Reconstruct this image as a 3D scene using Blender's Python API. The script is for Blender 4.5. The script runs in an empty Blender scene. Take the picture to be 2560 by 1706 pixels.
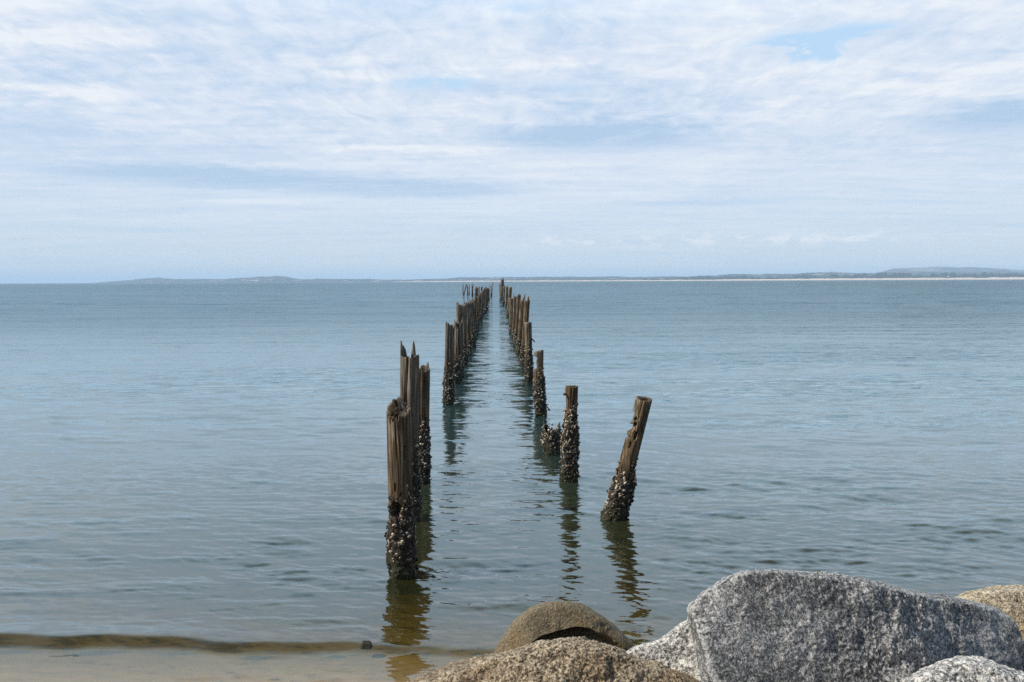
import bpy, math
import numpy as np
from mathutils import Matrix, Vector

S = bpy.context.scene
COL = S.collection

# ------------------------------------------------------------------ camera
PW, PH, FPX = 2560.0, 1706.0, 2009.0          # photograph size, focal length in its pixels
EYE = np.array([0.0, 0.0, 3.5])
PITCH, ROLL = math.radians(4.27), math.radians(-0.246)
cam_d = bpy.data.cameras.new('camera')
cam = bpy.data.objects.new('camera', cam_d)
COL.objects.link(cam)
ROT = Matrix.Rotation(math.pi / 2 - PITCH, 3, 'X') @ Matrix.Rotation(ROLL, 3, 'Z')
cam.matrix_world = Matrix.Translation(Vector(EYE)) @ ROT.to_4x4()
cam_d.sensor_width = 36.0
cam_d.lens = 36.0 * FPX / PW
cam_d.clip_start, cam_d.clip_end = 0.05, 120000.0
S.camera = cam
RM = np.array(ROT)


def ray(u, v):
    d = RM @ np.array([(u - PW / 2) / FPX, -(v - PH / 2) / FPX, -1.0])
    return d / d[1]                            # scaled so that y = 1


def at(u, v, y):
    return EYE + ray(u, v) * y


def on_water(u, v):
    d = ray(u, v)
    return EYE + d * (-EYE[2] / d[2])


# ------------------------------------------------------------------ exposure, sun, sky
S.view_settings.view_transform = 'Standard'
S.view_settings.look = 'None'
S.view_settings.gamma = 1.0
S.view_settings.use_curve_mapping = False
S.view_settings.exposure = 0.0
S.cycles.max_bounces = 8
S.cycles.transparent_max_bounces = 16
S.cycles.volume_bounces = 1
S.cycles.caustics_reflective = False
S.cycles.caustics_refractive = False
S.cycles.use_denoising = False

SUN_AZ, SUN_EL = math.radians(-101.0), math.radians(45.0)     # azimuth from +Y towards +X
TO_SUN = Vector((math.sin(SUN_AZ) * math.cos(SUN_EL), math.cos(SUN_AZ) * math.cos(SUN_EL), math.sin(SUN_EL)))
sun_d = bpy.data.lights.new('sun', 'SUN')
sun_d.energy = 5.0
sun_d.angle = math.radians(0.6)
sun_d.color = (1.0, 0.91, 0.77)
sun = bpy.data.objects.new('sun', sun_d)
COL.objects.link(sun)
sun.rotation_euler = TO_SUN.to_track_quat('Z', 'Y').to_euler()


class E:
    """a node socket with arithmetic"""
    nt = None

    def __init__(self, s): self.s = s

    @staticmethod
    def math(op, *a, clamp=False):
        n = E.nt.nodes.new('ShaderNodeMath'); n.operation = op; n.use_clamp = clamp
        for i, x in enumerate(a): E.put(n.inputs[i], x)
        return E(n.outputs[0])

    @staticmethod
    def put(inp, x):
        if isinstance(x, E): E.nt.links.new(x.s, inp)
        elif isinstance(x, (tuple, list)) and len(x) == 3 and inp.type == 'RGBA': inp.default_value = (*x, 1)
        else: inp.default_value = x

    def __add__(a, b): return E.math('ADD', a, b)
    __radd__ = __add__
    def __sub__(a, b): return E.math('SUBTRACT', a, b)
    def __rsub__(a, b): return E.math('SUBTRACT', b, a)
    def __mul__(a, b): return E.math('MULTIPLY', a, b)
    __rmul__ = __mul__
    def __truediv__(a, b): return E.math('DIVIDE', a, b)
    def __rtruediv__(a, b): return E.math('DIVIDE', b, a)
    def __neg__(a): return E.math('MULTIPLY', a, -1.0)


def node(kind, **props):
    n = E.nt.nodes.new(kind)
    for k, v in props.items(): setattr(n, k, v)
    return n


def xyz(vec):
    n = node('ShaderNodeSeparateXYZ'); E.put(n.inputs[0], vec)
    return E(n.outputs[0]), E(n.outputs[1]), E(n.outputs[2])


def vec(x, y, z):
    n = node('ShaderNodeCombineXYZ')
    for i, q in enumerate((x, y, z)): E.put(n.inputs[i], q)
    return E(n.outputs[0])


def noise(v, scale=1.0, detail=4.0, rough=0.55, distort=0.0, color=False):
    n = node('ShaderNodeTexNoise')
    E.put(n.inputs['Vector'], v)
    n.inputs['Scale'].default_value = scale
    n.inputs['Detail'].default_value = detail
    n.inputs['Roughness'].default_value = rough
    n.inputs['Distortion'].default_value = distort
    return E(n.outputs['Color' if color else 'Fac'])


def voronoi(v, scale, out='Distance', feature='F1', rand=1.0):
    n = node('ShaderNodeTexVoronoi', feature=feature)
    E.put(n.inputs['Vector'], v)
    n.inputs['Scale'].default_value = scale
    n.inputs['Randomness'].default_value = rand
    return E(n.outputs[out])


def smooth(x, a, b, lo=0.0, hi=1.0):
    n = node('ShaderNodeMapRange', interpolation_type='SMOOTHSTEP')
    E.put(n.inputs[0], x)
    for i, q in zip((1, 2, 3, 4), (a, b, lo, hi)): n.inputs[i].default_value = q
    return E(n.outputs[0])


def mix(f, a, b, blend='MIX'):
    n = node('ShaderNodeMix', data_type='RGBA', blend_type=blend)
    E.put(n.inputs[0], f); E.put(n.inputs[6], a); E.put(n.inputs[7], b)
    return E(n.outputs[2])


def ramp(x, stops):
    n = node('ShaderNodeValToRGB')
    E.put(n.inputs[0], x)
    el = n.color_ramp.elements
    while len(el) < len(stops): el.new(0.5)
    for e, (p, c) in zip(el, stops):
        e.position = p; e.color = (*c, 1)
    return E(n.outputs[0])


def mapped(v, sx, sy, sz, off=(0, 0, 0)):
    n = node('ShaderNodeMapping')
    E.put(n.inputs[0], v)
    n.inputs['Scale'].default_value = (sx, sy, sz)
    n.inputs['Location'].default_value = off
    return E(n.outputs[0])


def emax(a, b): return E.math('MAXIMUM', a, b)
def emin(a, b): return E.math('MINIMUM', a, b)
def epow(a, b): return E.math('POWER', a, b)
def eexp(a): return E.math('EXPONENT', a)


world = bpy.data.worlds.new('World')
S.world = world
world.use_nodes = True


def build_world():
    nt = world.node_tree; nt.nodes.clear(); E.nt = nt
    STR = 0.10
    sky = node('ShaderNodeTexSky', sky_type='NISHITA', sun_disc=False)
    sky.sun_elevation = SUN_EL
    sky.sun_rotation = SUN_AZ
    sky.air_density = 1.0; sky.dust_density = 0.6; sky.ozone_density = 1.6
    clear = E(sky.outputs[0])
    tc = node('ShaderNodeTexCoord')
    x, y, z = xyz(E(tc.outputs['Generated']))
    zp = emax(z, 0.0)
    az = E.math('ARCTAN2', x, y) * 57.29578
    el = E.math('ARCSINE', z) * 57.29578
    # a cloud deck a few kilometres up: direction projected onto a curved layer
    k = 1.0 / (zp + 0.055)
    P = vec(x * k, y * k, 0.0)
    warp = noise(P, 0.55, 4, 0.6, color=True)
    wv = node('ShaderNodeVectorMath', operation='MULTIPLY_ADD')
    E.put(wv.inputs[0], warp); wv.inputs[1].default_value = (0.9, 0.9, 0); E.put(wv.inputs[2], P)
    PW_ = E(wv.outputs[0])
    big = noise(mapped(PW_, 0.30, 0.42, 1, (3.1, 1.7, 0)), 1.0, 7, 0.58)
    mid = noise(mapped(PW_, 1.3, 1.1, 1, (7.3, 2.2, 0)), 1.0, 6, 0.62)
    fine = noise(mapped(PW_, 6.5, 4.2, 1, (1.3, 9.2, 0)), 1.0, 6, 0.62, 0.4)
    cells = noise(mapped(P, 16.0, 9.0, 1, (5.3, 3.2, 0)), 1.0, 4, 0.6)
    wob = (mid - 0.5) * 2.6 + (fine - 0.5) * 1.8
    def blob(a0, e0, sa, se, edge=1.0):
        da = (az - a0) / sa
        de = (el + wob * (se * 0.55) - e0) / se
        return eexp(-(da * da + de * de)) * edge
    P2 = node('ShaderNodeVectorMath', operation='MULTIPLY_ADD')
    E.put(P2.inputs[0], warp); P2.inputs[1].default_value = (0.35, 0.25, 0); E.put(P2.inputs[2], P)
    P2 = E(P2.outputs[0])
    streak = noise(mapped(P2, 0.42, 2.2, 1, (0.7, 4.4, 0)), 1.0, 7, 0.62)
    fibre = noise(mapped(P2, 1.6, 7.0, 1, (4.7, 2.4, 0)), 1.0, 5, 0.6)
    def band(x, lo=0.16, hi=0.98):
        return smooth(x * (0.55 + (streak - 0.3) * 1.6) + (streak - 0.5) * 0.55 + (fine - 0.5) * 0.35, lo, hi)
    grey = band(blob(7.5, 9.9, 11, 1.3) * 1.1 + blob(-19, 6.9, 12, 0.85) * 1.1 + blob(-5, 6.4, 8, 0.6) * 1.0
                + blob(31, 9.5, 6, 1.2) * 0.9 + blob(-14, 13.6, 11, 0.9) * 0.45 + blob(-29, 9.2, 8, 0.6) * 0.5
                + blob(13, 5.3, 10, 0.4) * 0.7 + blob(-26, 3.4, 10, 0.4) * 0.6 + blob(5, 12.0, 9, 0.5) * 0.45)
    blue = (blob(20.8, 15.1, 5.0, 1.1) * 1.35 + blob(-5, 13.6, 4.5, 0.6) * 0.55 + blob(4, 13.3, 3, 0.5) * 0.6
            + blob(25.5, 14.6, 1.5, 0.3) * 0.7 + blob(2, 18.3, 4, 0.5) * 0.5 + blob(-13, 6.0, 5, 0.3) * 0.5)
    white = (blob(-32, 15.5, 9, 2.0) * 0.8 + blob(-31, 11.6, 8, 0.45) * 0.9 + blob(-11, 14.7, 8, 1.5) * 0.5
             + blob(-6, 9.2, 8, 0.35) * 0.8 + blob(3, 14.6, 5, 0.4) * 0.55 + blob(20, 11.8, 9, 1.0) * 0.55
             + blob(-17, 5.4, 7, 0.3) * 0.6 + blob(8, 8.6, 20, 0.5) * 0.25 + blob(33, 12.5, 6, 1.0) * 0.5)
    white = band(white, 0.2, 0.9)
    puff = (fine - 0.5) * 1.2 + (mid - 0.5) * 0.8 + (cells - 0.5) * 0.5
    shade = puff * smooth(el, 6.0, 13.0, 0.40, 1.15) + (big - 0.5) * 0.9 + (streak - 0.5) * 0.9 + (fibre - 0.5) * 0.55 + white * 0.42 - grey * 0.60 + 0.60
    shade = E.math('MULTIPLY', shade, 1.0, clamp=True)
    cloud = ramp(shade, [(0.0, (0.46, 0.62, 0.82)), (0.35, (0.59, 0.715, 0.88)), (0.62, (0.715, 0.795, 0.92)), (1.0, (0.88, 0.915, 0.96))])
    cover = smooth(big * 0.55 + mid * 0.25 + fine * 0.3 - 0.05 + white * 0.2 - blue * 0.42 * smooth(fine * 0.6 + mid * 0.4, 0.40, 0.58, 0.10, 1.5), 0.13, 0.48, 0.0, 0.95)
    thin = smooth(el, 1.0, 9.0, 0.35, 1.0)
    cover = cover * thin
    # row of small fair-weather cumulus low over the far coast
    cum_n = noise(mapped(vec(az, el, 0.0), 0.55, 1.5, 1, (4.2, 0.4, 0)), 1.0, 5, 0.6)
    band = eexp(-epow((el - 2.75) / 0.42, 2.0)) * smooth(az, -2.0, 1.5) * smooth(az, 24.0, 28.0, 1.0, 0.0)
    cum = smooth(cum_n, 0.47, 0.62) * band * 0.6
    low = mix(smooth(el, 8.0, 13.5), mix(smooth(el, 0.0, 6.0), (0.64, 0.735, 0.775), (0.61, 0.755, 0.88)), (0.50, 0.715, 0.95))
    lo_clear = mix(0.8, mix(1.0, (0, 0, 0), clear), low)
    clear_s = node('ShaderNodeVectorMath', operation='SCALE'); E.put(clear_s.inputs[0], clear); clear_s.inputs['Scale'].default_value = STR
    front = smooth(y, -0.05, 0.42) * smooth(el, 44.0, 66.0, 1.0, 0.30)        # unseen sky behind and overhead darkened to cut ambient light, clouds kept ahead
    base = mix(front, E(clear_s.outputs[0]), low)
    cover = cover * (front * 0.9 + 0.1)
    col = mix(cover, base, cloud)
    col = mix(cum, col, (0.92, 0.93, 0.95))
    hi = node('ShaderNodeVectorMath', operation='SCALE'); E.put(hi.inputs[0], col); E.put(hi.inputs['Scale'], front * smooth(el, 15.0, 34.0, 0.0, 0.55) + 1.0); col = mix(smooth(el, 15.0, 30.0) * front, E(hi.outputs[0]), (0.84, 0.98, 1.03), 'MULTIPLY')  # unseen sky above the view brightened and tinted to lift the water's reflections
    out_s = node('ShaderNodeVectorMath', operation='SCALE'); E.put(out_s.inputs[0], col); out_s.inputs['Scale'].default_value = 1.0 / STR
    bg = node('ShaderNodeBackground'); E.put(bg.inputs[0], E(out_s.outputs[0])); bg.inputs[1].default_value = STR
    o = node('ShaderNodeOutputWorld'); nt.links.new(bg.outputs[0], o.inputs[0])


build_world()
world.cycles.sampling_method = 'MANUAL'
world.cycles.sample_map_resolution = 1024


# ------------------------------------------------------------------ helpers
def hash3(i, j, k, seed):
    n = (i.astype(np.int64) * 374761393 + j.astype(np.int64) * 668265263 + k.astype(np.int64) * 2147483647 + seed * 1274126177) & 0xffffffff
    n = ((n ^ (n >> 13)) * 1274126177) & 0xffffffff
    n = (n ^ (n >> 16)) & 0xffffffff
    n = (n * 2246822519) & 0xffffffff
    n = (n ^ (n >> 15)) & 0xffffffff
    return n.astype(np.float64) / 2147483647.5 - 1.0


def vnoise(p, seed=0):
    """smooth value noise, -1..1, p is (n,3)"""
    p = np.asarray(p, float)
    f = np.floor(p); t = p - f
    t = t * t * t * (t * (t * 6 - 15) + 10)
    i, j, k = (f[:, a].astype(np.int64) for a in range(3))
    r = 0
    for a in (0, 1):
        wa = t[:, 0] if a else 1 - t[:, 0]
        for b in (0, 1):
            wb = t[:, 1] if b else 1 - t[:, 1]
            for c in (0, 1):
                wc = t[:, 2] if c else 1 - t[:, 2]
                r = r + wa * wb * wc * hash3(i + a, j + b, k + c, seed)
    return r


def fbm(p, octaves=4, seed=0, gain=0.5):
    p = np.asarray(p, float); r = 0; a = 1.0
    for o in range(octaves):
        r = r + a * vnoise(p * (2.03 ** o) + 17.3 * o, seed + o)
        a *= gain
    return r


def mesh_obj(name, verts, faces, mat=None, parent=None, smooth_shade=True, attr=None, loc=None):
    me = bpy.data.meshes.new(name)
    v = np.asarray(verts, float)
    if loc is not None: v = v - np.asarray(loc, float)
    if isinstance(faces, np.ndarray):
        nf, k = faces.shape
        me.vertices.add(len(v)); me.vertices.foreach_set('co', v.astype(np.float32).ravel())
        me.loops.add(nf * k); me.loops.foreach_set('vertex_index', faces.astype(np.int32).ravel())
        me.polygons.add(nf)
        me.polygons.foreach_set('loop_start', np.arange(0, nf * k, k, dtype=np.int32))
        me.update(calc_edges=True)
        me.validate()
    else:
        me.from_pydata([tuple(q) for q in v], [], [tuple(int(i) for i in f) for f in faces])
        me.update()
    if attr is not None:
        for an, av in attr.items():
            a = me.attributes.new(an, 'FLOAT', 'POINT'); a.data.foreach_set('value', np.asarray(av, np.float32))
    if smooth_shade:
        me.polygons.foreach_set('use_smooth', np.ones(len(me.polygons), bool))
    if mat: me.materials.append(mat)
    o = bpy.data.objects.new(name, me); COL.objects.link(o)
    if loc is not None and parent is None: o.location = loc
    if parent is not None: o.parent = parent
    return o


def tag(o, label=None, cat=None, group=None, kind=None):
    if label: o['label'] = label
    if cat: o['category'] = cat
    if group: o['group'] = group
    if kind: o['kind'] = kind
    return o


def grid_faces(nr, nc, wrap=False):
    r, c = np.meshgrid(np.arange(nr - 1), np.arange(nc if wrap else nc - 1), indexing='ij')
    c2 = (c + 1) % nc
    return np.stack([r * nc + c, r * nc + c2, (r + 1) * nc + c2, (r + 1) * nc + c], -1).reshape(-1, 4)


def material(name):
    m = bpy.data.materials.new(name); m.use_nodes = True
    m.node_tree.nodes.clear(); E.nt = m.node_tree
    return m


def finish(m, shader=None, volume=None):
    o = node('ShaderNodeOutputMaterial')
    if shader is not None: m.node_tree.links.new(shader, o.inputs['Surface'])
    if volume is not None: m.node_tree.links.new(volume, o.inputs['Volume'])
    return m


def principled(color, rough=0.8, bump_h=None, bump_d=0.01, bump_s=1.0, spec=0.4):
    b = node('ShaderNodeBsdfPrincipled')
    E.put(b.inputs['Base Color'], color); E.put(b.inputs['Roughness'], rough)
    b.inputs['Specular IOR Level'].default_value = spec
    if bump_h is not None:
        n = node('ShaderNodeBump'); E.put(n.inputs['Height'], bump_h)
        n.inputs['Distance'].default_value = bump_d; n.inputs['Strength'].default_value = bump_s
        E.nt.links.new(n.outputs[0], b.inputs['Normal'])
    return b.outputs[0]


def objco():
    return E(node('ShaderNodeTexCoord').outputs['Object'])


# ------------------------------------------------------------------ sea and seabed
def bed_z(y):
    d = 0.060 + 0.052 * np.maximum(y - 7.0, -8)
    return np.where(y < 7, -0.060 + 0.022 * (7 - y), -np.minimum(d, 2.6))


def sea_material():
    m = material('sea_water')
    geo = node('ShaderNodeNewGeometry')
    pos = E(geo.outputs['Position']); nrm = E(geo.outputs['Normal'])
    x, y, z = xyz(pos)
    patch = noise(mapped(pos, 0.035, 0.26, 0.0, (2.0, 5.0, 0)), 1.0, 3, 0.5)
    gust = noise(mapped(pos, 0.004, 0.022, 0.0, (9.0, 1.0, 0)), 1.0, 5, 0.6)
    calm = smooth(patch, 0.34, 0.66, 0.35, 1.45) * smooth(gust, 0.35, 0.65, 0.75, 1.2)
    side = smooth(x / emax(y, 1.0), -0.5, 0.45, 0.85, 1.05)
    far1 = smooth(y, 9.0, 34.0)
    far2 = smooth(y, 30.0, 140.0)
    n1 = noise(mapped(pos, 5.0, 15.0, 0.0), 1.0, 4, 0.55, color=True)
    n2 = noise(mapped(pos, 1.1, 4.2, 0.0, (3, 8, 0)), 1.0, 3, 0.55, color=True)
    n3 = noise(mapped(pos, 0.20, 0.75, 0.0, (13, 5, 0)), 1.0, 5, 0.62, color=True)
    def centred(c):
        a, b, _ = xyz(c); return a - 0.5, b - 0.5
    ax, ay = centred(n1); bx, by = centred(n2); cx, cy = centred(n3)
    s1 = calm * side * 0.40 * smooth(y, 7.2, 8.3, 0.8, 1.0)
    s2 = far1 * calm * side * 1.15
    s3 = far2 * calm * 1.7
    dx = (ax * s1) + (bx * s2) + (cx * s3)
    dy = (ay * s1) + (by * s2) + (cy * s3)
    add = node('ShaderNodeVectorMath', operation='ADD'); E.put(add.inputs[0], nrm); E.put(add.inputs[1], vec(dx * 0.7, dy, 0.0))
    nn = node('ShaderNodeVectorMath', operation='NORMALIZE'); m.node_tree.links.new(add.outputs[0], nn.inputs[0])
    N = nn.outputs[0]
    fr = node('ShaderNodeFresnel'); fr.inputs['IOR'].default_value = 1.333; m.node_tree.links.new(N, fr.inputs['Normal'])
    gl = node('ShaderNodeBsdfGlossy'); gl.inputs['Roughness'].default_value = 0.05; m.node_tree.links.new(N, gl.inputs['Normal'])
    gl.inputs['Color'].default_value = (0.88, 0.975, 1.0, 1)
    # optical depth of the water column grows with the depth of the sloping bed
    depth = emax((y - 7.0) * 0.052 + 0.030 + z * 0.22, 0.008)
    trn = node('ShaderNodeBsdfTransparent')
    E.put(trn.inputs[0], vec(eexp(-(depth * 8.5)), eexp(-(depth * 9.2)), eexp(-(depth * 20.0))))
    murk = node('ShaderNodeBsdfDiffuse')
    E.put(murk.inputs[0], mix(smooth(y, 8.0, 20.0), (0.046, 0.049, 0.016), mix(smooth(y, 30.0, 120.0), (0.019, 0.047, 0.049), (0.017, 0.052, 0.072))))
    body = node('ShaderNodeMixShader')
    E.put(body.inputs[0], 1.0 - eexp(-(depth * 2.6)))
    m.node_tree.links.new(trn.outputs[0], body.inputs[1]); m.node_tree.links.new(murk.outputs[0], body.inputs[2])
    ms = node('ShaderNodeMixShader')
    F = E(fr.outputs[0])                                  # reflectance boosted to brighten the water, capped, and dimmed with distance
    E.put(ms.inputs[0], (F * 2.55) / (1.0 + F * 1.75) * smooth(y, 11.0, 85.0, 1.0, 0.60) * smooth(y, 7.2, 8.6, 0.88, 1.0))
    m.node_tree.links.new(body.outputs[0], ms.inputs[1]); m.node_tree.links.new(gl.outputs[0], ms.inputs[2])
    return finish(m, ms.outputs[0])


def build_sea():
    rng = np.random.default_rng(5)
    ys = [5.2]
    while ys[-1] < 70: ys.append(ys[-1] + max(0.018, 2.6e-4 * ys[-1] ** 2))
    ys += list(np.geomspace(72, 31000, 60))
    ys = np.array(ys)
    t = np.concatenate([np.linspace(-1.3, -0.75, 30)[:-1], np.linspace(-0.75, 0.75, 640), np.linspace(0.75, 1.3, 30)[1:]])
    Y, T = np.meshgrid(ys, t, indexing='ij')
    X = T * Y
    cell = np.maximum(np.gradient(ys)[:, None], Y * 0.0024)
    Z = np.zeros_like(X)
    lam = np.geomspace(0.11, 4.2, 110)
    for L in lam:
        wind = rng.normal(0.0, 0.30) + 0.05
        kx, ky = math.sin(wind), -math.cos(wind)
        if L < 0.8 and rng.random() < 0.45:                   # the finer ripples on the right come from the other side
            kx, ky = math.sin(wind - 0.35), -math.cos(wind - 0.35)
        slope = 0.0138 * (1.15 if L < 0.3 else 0.9 if L < 0.45 else 0.6 if L < 0.8 else 0.27)
        a = slope * L / (2 * math.pi) * 1.4
        fade = np.clip((L / cell - 2.2) / 3.0, 0, 1)
        if fade.max() <= 0: continue
        ph = rng.random() * 6.283
        q = 2 * math.pi / L * (kx * X + ky * Y) + ph
        env = 0.75 + 0.5 * np.sin(X * rng.normal(0, 0.35) + Y * rng.normal(0, 0.6) + rng.random() * 6.28)
        Z += a * fade * env * (np.sin(q) - 0.33 * np.sin(2 * q))
    pts = np.stack([X.ravel() * 0.07, Y.ravel() * 0.38, np.zeros(X.size)], 1)
    pt2 = np.stack([X.ravel() * 0.75 + Y.ravel() * 0.12, Y.ravel() * 1.9, np.zeros(X.size)], 1)
    gusty = np.clip(0.45 + 1.1 * np.clip(vnoise(pt2, 8) + 0.5 * vnoise(pt2 * 2.3, 9) + 0.10, 0, 1.0), 0.4, 1.45).reshape(X.shape)
    Z += 0.010 * np.sin(2 * np.pi * (Y + 0.10 * X + 0.5 * np.sin(X * 0.13)) / 5.3) * np.clip((Y - 9) / 4, 0, 1) * (0.5 + 0.5 * vnoise(pts * 0.6, 14)).reshape(X.shape)
    mod = gusty * np.clip(0.90 + 0.95 * vnoise(pts, 3).reshape(X.shape), 0.2, 1.7) * np.clip(1.0 + 0.22 * T, 0.7, 1.2)
    shal = np.clip((Y - 5.3) / 4.0, 0.55, 1)
    Z *= mod * shal
    # the small wave running up the beach
    cu = np.interp(X, [-14, -5, -3.6, -2.7, -1.8, -1.2, -0.2, 6], [7.70, 7.64, 7.58, 7.50, 7.48, 7.45, 7.40, 7.36])
    cu = cu + 0.025 * np.sin(X * 3.1) + 0.015 * np.sin(X * 7.7 + 1)
    hh = np.interp(X, [-14, -5, -3.4, -2.6, -1.7, -1.25, -0.6, 0.3, 1.5], [0.092, 0.090, 0.080, 0.066, 0.055, 0.046, 0.038, 0.028, 0.0])
    d = Y - cu
    prof = np.where(d > 0, np.exp(-(np.abs(d) / 0.40) ** 1.3), np.exp(-(np.abs(d) / 0.095) ** 1.9))
    Z *= 1 - 0.85 * np.exp(-(d / 0.42) ** 2) * np.clip(hh / 0.05, 0, 1)
    Z += hh * prof
    verts = np.stack([X.ravel(), Y.ravel(), Z.ravel()], 1)
    o = mesh_obj('sea', verts, grid_faces(*X.shape), sea_material())
    tag(o, kind='structure')


def sand_material(name, dry):
    m = material(name)
    co = objco()
    n1 = noise(co, 1.7, 5, 0.6); n2 = noise(co, 90.0, 3, 0.7)
    c = mix(n1, dry, tuple(q * 0.72 for q in dry))
    c = mix(n2 * 0.35, c, tuple(q * 0.45 for q in dry))
    return finish(m, principled(c, 0.75, n2 + n1 * 2, 0.006, 0.6, 0.3))


def build_bed():
    ys = np.concatenate([np.arange(4.0, 20, 0.25), np.geomspace(20, 31500, 60)])
    t = np.linspace(-1.35, 1.35, 90)
    Y, T = np.meshgrid(ys, t, indexing='ij'); X = T * Y
    Z = bed_z(Y) + 0.006 * fbm(np.stack([X.ravel() * 1.2, Y.ravel() * 2.5, X.ravel() * 0], 1), 3, 4).reshape(X.shape) * (Y < 30)
    o = mesh_obj('seabed', np.stack([X.ravel(), Y.ravel(), Z.ravel()], 1), grid_faces(*X.shape), sand_material('wet_sand', (0.53, 0.375, 0.29)))
    tag(o, kind='structure')


build_sea()
build_bed()


# ------------------------------------------------------------------ rocks of the sea wall
def icosphere(n):
    import bmesh
    bm = bmesh.new(); bmesh.ops.create_icosphere(bm, subdivisions=n, radius=1.0)
    v = np.array([q.co[:] for q in bm.verts]); f = np.array([[q.index for q in fc.verts] for fc in bm.faces])
    bm.free()
    return v / np.linalg.norm(v, axis=1, keepdims=True), f


ICO = {}


def on_plane(u, v, n, q):
    d = ray(u, v); n = np.asarray(n, float)
    return EYE + d * ((np.asarray(q) - EYE) @ n / (d @ n))


def plane3(a, b, c, inside):
    n = np.cross(b - a, c - a); n /= np.linalg.norm(n)
    return (n if n @ (np.asarray(inside) - a) < 0 else -n), a



def rock(name, mat, label, centre, outline, faces, p=12, level=7, seed=1, rough=0.012, lump=0.03, sculpt=None):
    """a convex stone: its outline planes, its facets (normal, point), rounded edges and a weathered skin"""
    if level not in ICO: ICO[level] = icosphere(level)
    dirs, fc = ICO[level]
    c = np.asarray(centre, float)
    pl = []
    for (u0, v0), (u1, v1) in zip(outline[:-1], outline[1:]):
        a, b = ray(u0, v0), ray(u1, v1)
        n = np.cross(a, b); n /= np.linalg.norm(n)
        if n @ (c - EYE) > 0: n = -n
        pl.append((n, -(n @ (c - EYE))))
    for n, q in faces:
        n = np.asarray(n, float); n /= np.linalg.norm(n)
        pl.append((n, n @ (np.asarray(q, float) - c)))
    acc = np.zeros(len(dirs))
    for n, d in pl:
        acc += np.maximum(0, dirs @ n / max(d, 0.03)) ** p
    r = acc ** (-1.0 / p) * (1 + (0.55 / p if p < 40 else 0.0))
    v = dirs * r[:, None]
    v = v + dirs * (lump * fbm(v * 2.3 + seed * 3.7, 3, seed) + rough * fbm(v * 14 + seed, 4, seed + 9, 0.6))[:, None]
    v = v + c
    if sculpt: v = sculpt(v)
    o = mesh_obj(name, v, fc, mat, loc=c)
    tag(o, label, 'rock', 'rocks of the sea wall')
    return o


def granite(name, dark, midc, light, scale=1.0, stain=None, fleck=1.0):
    m = material(name)
    co = objco()
    d = noise(co, 9 * scale, 3, 0.6, color=True)
    wv = node('ShaderNodeVectorMath', operation='MULTIPLY_ADD')
    E.put(wv.inputs[0], d); wv.inputs[1].default_value = (0.05, 0.05, 0.05); E.put(wv.inputs[2], co)
    w = E(wv.outputs[0])
    a = noise(w, 62 * scale, 3, 0.62)
    b = noise(w, 150 * scale, 2, 0.6)
    g = noise(co, 2.2, 4, 0.6)
    cells = voronoi(w, 105 * scale, 'Color')
    cr, _, _ = xyz(cells)
    t = (a - 0.5) * 1.9 * fleck + (b - 0.5) * 0.9 * fleck + (cr - 0.5) * 0.45 * fleck + (g - 0.5) * 0.8 + 0.47
    pt = E(node('ShaderNodeNewGeometry').outputs['Pointiness'])
    t = t + smooth(pt, 0.504, 0.535, 0.0, 0.30)                                          # paler along convex edges
    col = ramp(E.math('MULTIPLY', t, 1.0, clamp=True), [(0.12, dark), (0.42, midc), (0.62, tuple(0.5 * (q + r) for q, r in zip(midc, light))), (0.88, light)])
    if stain is not None:
        s = noise(co, 3.1, 5, 0.65, 0.6)
        col = mix(smooth(s, 0.44, 0.66, 0.0, 0.75), col, mix(1.0, col, stain, 'MULTIPLY'))
    h = a * 0.8 + b * 0.4 + noise(co, 26, 3, 0.6) * 1.6
    return finish(m, principled(col, 0.88, h, 0.014, 0.9, 0.25))


GREY = granite('grey_granite', (0.036, 0.038, 0.040), (0.112, 0.115, 0.118), (0.46, 0.46, 0.45), scale=1.25, fleck=0.72)
PALE = granite('pale_granite', (0.07, 0.07, 0.07), (0.28, 0.275, 0.26), (0.68, 0.66, 0.62))
BROWN = granite('brown_granite', (0.045, 0.034, 0.026), (0.18, 0.138, 0.085), (0.45, 0.385, 0.29), stain=(0.66, 0.57, 0.48))
TAN = granite('tan_granite', (0.07, 0.06, 0.045), (0.30, 0.25, 0.17), (0.60, 0.54, 0.43), scale=1.2, stain=(0.85, 0.72, 0.52))
OLIVE = granite('olive_brown_stone', (0.05, 0.04, 0.024), (0.15, 0.122, 0.076), (0.29, 0.245, 0.17), scale=1.5, stain=(0.95, 0.78, 0.5), fleck=0.62)


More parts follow.
